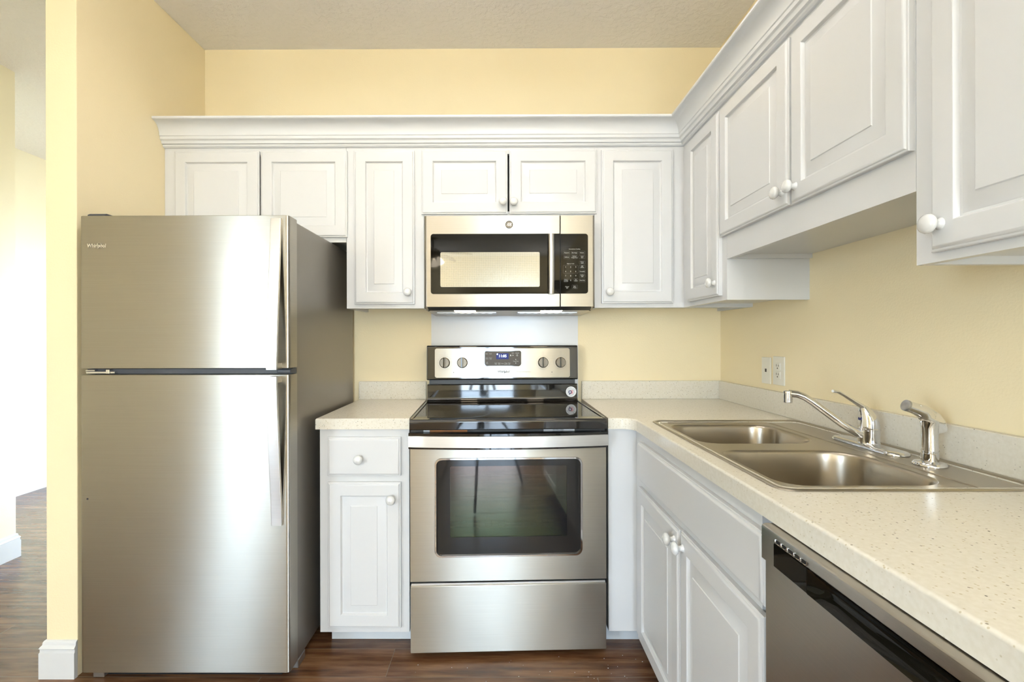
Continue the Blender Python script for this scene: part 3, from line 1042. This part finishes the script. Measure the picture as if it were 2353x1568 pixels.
MB().box(-.380, .380, .0, .03, .8065, .868, .002, 1).build('door_top_trim', 'black', od)
hn = bowed(.8085, .868, .0, .012).build('handle', 'black', od, 40)
bowed(.8165, .8585, -.006, .001).bevel_edges(lambda a, b: abs(a.x - b.x) > .001, .0015, 2).build('handle_face', 'steel_handle', hn, 40)
for x_ in (-.3825, .355):
    MB().box(x_, x_ + .0275, -.012, .004, .81, .868).build('handle_mount', 'blackmat', hn)
# label strip in the gap under the cooktop
MB().box(-W2, W2, .026, .034, .862, .886).build('vent_trim', 'blackmat', t)
lb = MB().box(-.305, -.160, .0245, .0262, .8675, .8765).box(-.330, -.306, .0245, .0262, .8675, .8765, mi=2)
lb.text('! CAUTION', .0075, (-.235, .0243, .872), extrude=.0001, mi=1)
part(lb.build('caution_label', ['orange', 'ink', 'paper'], t), 'small orange caution label')
lb = MB().box(.138, .260, .0245, .0262, .8665, .8765)
lb.text('RATING LABEL', .0065, (.196, .0243, .8710), extrude=.0001, mi=1)
part(lb.build('rating_label', ['paper', 'ink'], t), 'small white label')
# cooktop
MB().prism([(-.008, .8785), (-.010, .882), (-.010, .908), (-.007, .915), (0, .9185), (.03, .9185), (.03, .8785)], 'x', -W2, W2).build('cooktop_front', 'black', t, 50)
ck = MB().box(-W2, W2, .012, .56, .900, .9172, .003, 2).build('cooktop', 'bglass', t)
for x_ in (-W2, W2 - .010):
    MB().box(x_, x_ + .010, .004, .565, .9165, .9205, .0018, 2).build('cooktop_rim', 'black', t)
for (x_, y_, r_) in ((-.19, .16, .115), (.19, .16, .09), (-.19, .42, .075), (.19, .42, .105)):
    MB().lathe([(r_, 0), (r_ + .002, .0001), (r_ + .004, 0)], (x_, y_, .9174), seg=48).build('burner_ring', 'burner', ck)
# riser and backguard
MB().prism([(.520, .9172), (.536, .9195), (.546, .926), (.551, .937), (.551, .998), (.555, 1.002), (.60, 1.002), (.60, .90), (.52, .90)], 'x', -.3745, .3745).build('riser', 'black', t, 40)
MB().box(-.368, .368, .578, .62, .99, 1.03).build('vent_slot', 'blackmat', t)
MB().box(-.17, -.10, .572, .58, 1.008, 1.012).build('vent_louver', 'gasket', t)
bg = MB().prism([(.560, 1.0235), (.5585, 1.027), (.566, 1.190), (.570, 1.195), (.628, 1.195), (.628, 1.0235)], 'x', -.3795, .3795)
bg.bevel_edges(lambda a, b: abs(a.x) > .379 and abs(b.x) > .379, .004, 2)
bg.build('backguard', 'black', t, 30)
SL = math.atan2(.0075, .163)
TL = Matrix.Translation((0, .5585, 1.027)) @ Matrix.Rotation(-SL, 4, 'X') @ Matrix.Translation((0, -.5585, -1.027))   # leaning front plane
yf = .5585
cp = MB().prism(rrect(-.3385, .3385, 1.0345, 1.1805, .010), 'y', yf - .003, yf + .001).xf(TL).build('control_plate', 'steel', t)
for x_ in (-.2895, -.2015, .2035, .2915):
    k = MB().lathe([(.0345, 0), (.0345, .0006), (.0335, .0006), (.0335, 0)], (x_, yf - .003, 1.109), (0, -1, 0), 40).xf(TL)
    k.build('dial_ring', 'inkgrey', cp)
    k = MB().lathe([(.0265, 0), (.0265, .004), (.0245, .005), (.0235, .016), (.0225, .018), (0, .018)], (x_, yf - .003, 1.109), (0, -1, 0), 36)
    kb = k.xf(TL).build('knob', ['knobface'], cp, 40)
    MB().box(x_ - .0055, x_ - .0005, yf - .030, yf - .018, 1.109 - .024, 1.109 + .0265, .001, 1).xf(TL).build('pointer_dark', 'black', kb)
    MB().box(x_ - .0003, x_ + .0055, yf - .029, yf - .018, 1.109 - .024, 1.109 + .0265, .001, 1).xf(TL).build('pointer_light', 'knobface', kb)
dp = MB().prism(rrect(-.090, .091, 1.0925, 1.166, (.008, .008, .014, .014)), 'y', yf - .0042, yf - .002).xf(TL).build('display_panel', 'panelgrey', cp)
MB().plate(rrect(-.092, .093, 1.0905, 1.168, (.009, .009, .015, .015)), [rrect(-.0895, .0905, 1.093, 1.1655, (.008, .008, .014, .014))], 'y', yf - .0045, yf - .003).xf(TL).build('display_bezel', 'black', dp)
MB().box(-.032, .030, yf - .0048, yf - .004, 1.126, 1.1555).xf(TL).build('display_screen', 'lcd', dp)
tx = MB().text('11:05', .0185, (.000, yf - .005, 1.1415), extrude=.0001)
tx.lathe([(.0035, 0), (.0035, .0002), (0, .0002)], (-.0265, yf - .0048, 1.151), (0, -1, 0), 14)
part(tx.xf(TL).build('clock_digits', 'lcdtext', dp), 'glowing blue-white clock digits')
def dt(s_, x_, z_, size=.0055):
    MB().text(s_, size, (x_, yf - .0045, z_), extrude=.0001).xf(TL).build('button_legend', 'label', dp)


dt('Bake', -.079, 1.1530, .006); dt('Broil', -.060, 1.1530, .006)
dt('Keep', -.078, 1.133); dt('Warm', -.078, 1.1275); dt('Frozen', -.060, 1.133); dt('Bake', -.060, 1.1275)
dt('Self', -.078, 1.1105); dt('Clean', -.078, 1.1050)
dt('Cook', -.034, 1.107); dt('Time', -.034, 1.1015); dt('Delay', -.017, 1.107); dt('Start', -.017, 1.1015); dt('Clock', -.001, 1.1043)
dt('Timer', .016, 1.107); dt('Set/Off', .016, 1.1015); dt('Oven', .033, 1.107); dt('Light', .033, 1.1015)
dt('Start', .052, 1.1565, .0065); dt('Cancel', .073, 1.1565, .0065); dt('Temp/Time', .066, 1.1155, .006)
for (x_, z_, sg) in ((.066, 1.125, 1), (.066, 1.106, -1)):
    MB().prism([(x_ - .0028, z_ - sg * .002), (x_ + .0028, z_ - sg * .002), (x_, z_ + sg * .0026)], 'y', yf - .0046, yf - .0042).xf(TL).build('arrow_mark', 'label', dp)
MB().prism([(.050, 1.142), (.050, 1.149), (.0555, 1.1455)], 'y', yf - .0046, yf - .0042).xf(TL).build('start_mark', 'label', dp)
MB().lathe([(.0042, 0), (.0042, .0003), (.003, .0003), (.003, 0)], (.073, yf - .0043, 1.1455), (0, -1, 0), 18).xf(TL).build('cancel_mark', 'label', dp)
MB().lathe([(.002, 0), (.002, .0003), (0, .0003)], (.0405, yf - .0043, 1.1475), (0, -1, 0), 12).box(.0375, .0435, yf - .0046, yf - .0042, 1.1415, 1.1465).xf(TL).build('lock_mark', 'label', dp)
tx = MB()
logo(tx, .0155, (.004, yf - .0035, 1.0635), ext=.0003)
part(tx.xf(TL).build('brand_lettering', 'ink', cp), 'dark printed maker lettering')
for body, x_, z_, size in (('AccuBake Temperature', -.098, 1.0635, .0095), ('Management System', .102, 1.0635, .0095),
                           ('SURFACE', -.2445, 1.049, .0045), ('SURFACE', .2475, 1.049, .0045)):
    MB().text(body, size, (x_, yf - .0033, z_), extrude=.0001).xf(TL).build('printed_legend', 'inkgrey', cp)
for x_ in (-.2895, -.2015, .2035, .2915):
    om = MB().text('OFF', .0055, (x_, yf - .0033, 1.150), extrude=.0001)
    om.lathe([(.0045, 0), (.0045, .0002), (.0037, .0002), (.0037, 0)], (x_, yf - .0032, 1.160), (0, -1, 0), 16)
    om.xf(TL).build('off_mark', 'inkgrey', cp)
for x_ in (-.2445, .2475):
    MB().lathe([(.0022, 0), (.0022, .0008), (0, .0009)], (x_, yf - .003, 1.0605), (0, -1, 0), 12).xf(TL).build('indicator_light', 'ink', cp)
# round sticker on the riser
SX, SZ, ys = .343, .962, .5490
st = MB().lathe([(.0262, 0), (.0262, .0004), (0, .0004)], (SX, ys + .002, SZ), (0, -1, 0), 40)
yz = ys + .0012
st.plate([(SX + .0165 * math.cos(a), SZ - .002 + .0155 * math.sin(a)) for a in [2 * PI * k / 30 for k in range(30)]],
         [[(SX + .0155 * math.cos(a), SZ - .002 + .0145 * math.sin(a)) for a in [2 * PI * k / 30 for k in range(30)]]], 'y', yz, None, mi=3)
for k, (h0, h1) in enumerate(((.008, .0055), (.003, .0005), (-.002, -.0045), (-.007, -.0095))):
    st.box(SX - .002, SX + .012 - abs(k - 1.2) * .0018, yz - .0002, yz, SZ + h1 - .001, SZ + h0 - .001, mi=1)
st.lathe([(.0085, 0), (.0085, .0004), (.0045, .0004), (.0045, 0)], (SX - .005, yz + .0001, SZ - .0015), (0, -1, 0), 20, mi=2)
st.prism([(SX - .008, SZ - .009), (SX - .003, SZ - .009), (SX - .006, SZ - .0145), (SX - .010, SZ - .0135)], 'y', yz - .0004, yz, mi=2)
for k, ch in enumerate('AMERICA'):
    a = math.radians(150 - k * 20)
    st.text(ch, .0078, (SX + .0208 * math.cos(a), yz, SZ - .001 + .0208 * math.sin(a)),
            Matrix.Rotation(PI / 2, 4, 'X') @ Matrix.Rotation(a - PI / 2, 4, 'Z'), extrude=.0001, mi=3)
part(st.build('round_sticker', ['paper', 'red', 'navy', 'ink'], t), 'round white sticker with red and navy flag design')
for (x_, y_) in ((-.30, .06), (.30, .06), (-.30, .56), (.30, .56)):
    MB().lathe([(.016, 0), (.016, .008), (.008, .012), (.008, .032)], (x_, y_, .0005), seg=14, cap0=True).build('foot', 'blackmat', t)

# ------------------------------------------------------------------ dishwasher (right wall frame)
t = thing('dishwasher', 'stainless steel dishwasher with black control strip under the counter beside the sink base', 'dishwasher', (0.80, 0.63, 0))


def R_(m_):
    return m_.xf(RM)


u0, u1, v0 = -0.928, -0.330, 0.500
R_(MB().box(u0 + .006, u1 - .006, v0 + .045, 1.10, .10, .868)).build('tub', 'blackmat', t)
R_(MB().box(u0 + .01, u1 - .01, v0 + .075, v0 + .09, .004, .10)).build('toe_panel', 'blackmat', t)
R_(MB().box(u0, u1, v0 + .006, v0 + .045, .105, .8045, .004, 2)).build('door', 'steel_dark', t)
# control fascia: top ledge, rounded front edge, black inset strip
pr = [(v0 + .045, .8710), (v0 + .006, .8710), (v0 + .001, .8685), (v0, .864), (v0, .8505), (v0 + .045, .8505)]
fm = MB().prism(pr, 'x', u0, u1).box(u0, -.8865, v0, v0 + .045, .8055, .8505).box(-.3715, u1, v0, v0 + .045, .8055, .8505)
fm.box(-.8865, -.3715, v0 + .018, v0 + .045, .8055, .8505).box(-.8865, -.3715, v0, v0 + .018, .8055, .8072)
fa = R_(fm).build('control_fascia', 'steel_dark', t, 30)
R_(MB().box(-.886, -.790, v0 - .0012, v0 + .004, .8075, .8495, .0008, 1)).build('control_strip', 'bglass', fa)
R_(MB().box(-.440, -.372, v0 - .0012, v0 + .004, .8075, .8495, .0008, 1)).build('control_strip', 'bglass', fa)
sc = []
for k in range(25):
    u = -.790 + .350 * k / 24
    e_ = min(1, (1 - abs(2 * k / 24 - 1)) * 4)
    dpt = .014 * math.sin(e_ * PI / 2)
    sc.append([(u, v0 - .0012 + dpt * (math.sin(PI * j / 8) ** .7), .8075 + .042 * j / 8) for j in range(9)])
R_(MB().loops(sc, False)).build('handle_recess', 'bglass', fa, 60)
vg = MB()
for k in range(5):
    c0 = -.881 + k * .0185
    vg.tube([(c0, v0 - .0012, .8585), (c0 + .0012, v0 - .0012, .8545), (c0 + .004, v0 - .0012, .8525), (c0 + .014, v0 - .0012, .8525), (c0 + .0165, v0 - .0012, .8545), (c0 + .0175, v0 - .0012, .8585)], .0009, 6)
    vg.box(c0 + .003, c0 + .015, v0 - .0008, v0 + .002, .8535, .8585, mi=1)
R_(vg).build('vent_grille', ['chrome', 'darkgap'], fa)

# ------------------------------------------------------------------ crumbs on the floor
cr = MB()
for k in range(34):
    x_ = random.uniform(-.35, .56) if k < 18 else random.uniform(.30, .56)
    y_ = random.uniform(1.70, 1.87)
    s_ = random.uniform(.0007, .0017)
    cr.box(x_, x_ + s_ * random.uniform(.8, 2.2), y_, y_ + s_, .0002, .0002 + s_ * .7)
tag(cr.build('floor_crumbs', 'crumb'), 'tiny white crumbs scattered on the wood floor before the range', 'crumbs', kind='stuff')

# ------------------------------------------------------------------ added fill lamps; fan and tripod behind the camera that show up as reflections
def uplight(name, x_, y_, z_, sx_, sy_, watts, col):  # upward area light for the added fill lamps
    d_ = bpy.data.lights.new(name, 'AREA')
    d_.shape = 'RECTANGLE'; d_.size = sx_; d_.size_y = sy_
    d_.energy = watts; d_.color = col
    o_ = bpy.data.objects.new(name, d_); COL.objects.link(o_)
    o_.location = (x_, y_, z_); o_.rotation_euler = (PI, 0, 0)
    return o_


t = thing('added_kitchen_fill', 'added fill light: long white tray hung on short rods over the kitchen', 'light', (KL[0], KL[1], H))  # invented fixture, added as fill to brighten the kitchen and its ceiling
MB().box(KL[0] - .30, KL[0] + .30, KL[1] - .06, KL[1] + .06, H - .025, H - .0005, .004, 1).build('canopy', 'trim', t)
for x_ in (-.25, .25):
    MB().tube([(KL[0] + x_, KL[1], H - .02), (KL[0] + x_, KL[1], H - .345)], .006, 10).build('rod', 'trim', t)
MB().box(KL[0] - .63, KL[0] + .63, KL[1] - .17, KL[1] + .17, H - .375, H - .345, .004, 1).plate(
    rrect(KL[0] - .63, KL[0] + .63, KL[1] - .17, KL[1] + .17, .01, 2), [rrect(KL[0] - .615, KL[0] + .615, KL[1] - .155, KL[1] + .155, .01, 2)], 'z', H - .345, H - .30).build('tray', 'trim', t)
uplight('kitchen_fill_light', KL[0], KL[1], H - .338, 1.2, .29, UP_K, (1.0, 0.96, 0.90))
for (x_, y_) in ((0.75, -1.6), (-2.35, -3.9), (0.75, -3.9), (-1.0, -4.0)):  # invented lamps, added so ceiling bounce brightens the whole room
    t = thing('added_fill_lamp', 'added fill light: white torchiere floor lamp in the room behind the camera', 'lamp', (x_, y_, 0), 'added fill torchieres behind the camera')
    MB().lathe([(.14, .0005), (.14, .015), (.03, .03), (.014, .04)], (x_, y_, 0), seg=28, cap0=True).build('base', 'trim', t)
    MB().tube([(x_, y_, .03), (x_, y_, 1.80)], .012, 12).build('pole', 'trim', t)
    MB().lathe([(.012, 1.78), (.06, 1.80), (.14, 1.86), (.18, 1.93), (.175, 1.93), (.135, 1.87), (.0, 1.82)], (x_, y_, 0), seg=32).build('bowl', 'trim', t, 60)
    uplight('fill_lamp_light', x_, y_, 1.90, .22, .22, UP_L, (0.93, 0.97, 1.0))
FXc, FYc = -1.0, -2.9
t = thing('ceiling_fan', 'dark ceiling fan with leaf blades in the room behind the camera', 'fan', (FXc, FYc, H))
MB().lathe([(.07, 0), (.06, -.04), (.015, -.05), (.015, -.16), (.09, -.18), (.11, -.22), (.10, -.28), (.05, -.30), (0, -.30)], (FXc, FYc, H), seg=28, cap0=True).build('motor', 'fan', t)
for k in range(5):
    a = math.radians(10 + 72 * k)
    c_, s_ = math.cos(a), math.sin(a)
    L = []
    for q in range(13):
        rr = .10 + .50 * q / 12
        w_ = .012 + .060 * math.sin(PI * min(1, q / 12) ** .8) * (1 if q < 12 else .2)
        L.append([(FXc + c_ * rr - s_ * w_ * j, FYc + s_ * rr + c_ * w_ * j, H - .235 - .04 * (q / 12) ** 2 + dz_) for j, dz_ in ((-1, 0), (1, .012), (1, .018), (-1, .006))])
    MB().loops(L, True, True, True).build('blade', 'fan', t)
for k in range(3):
    a = math.radians(30 + 120 * k)
    MB().lathe([(.02, 0), (.035, .03), (.05, .08), (.055, .11), (.0, .112)], (FXc + .09 * math.cos(a), FYc + .09 * math.sin(a), H - .30), (math.cos(a) * .5, math.sin(a) * .5, -.8), 18).build('lamp_shade', 'bulb', t)
t = thing('tripod', 'black camera tripod standing below the camera, seen as a reflection in the oven door', 'tripod', (0, -0.06, 0))
MB().tube([(0, -.06, .50), (0, -.06, 1.13)], .014, 12).build('center_column', 'blackmat', t)
MB().box(-.03, .03, -.10, -.02, 1.10, 1.16, .006, 2).build('head', 'blackmat', t)
for a in (100, 215, 325):
    c_, s_ = math.cos(math.radians(a)), math.sin(math.radians(a))
    lg = MB().tube([(.02 * c_, -.06 + .02 * s_, 1.06), (.22 * c_, -.06 + .22 * s_, .55), (.225 * c_, -.06 + .225 * s_, .54), (.42 * c_, -.06 + .42 * s_, .012)], [.015, .014, .011, .010], 10)
    lg.build('leg', 'blackmat', t)

for o in list(bpy.data.objects):
    if '_local' in o:
        del o['_local']
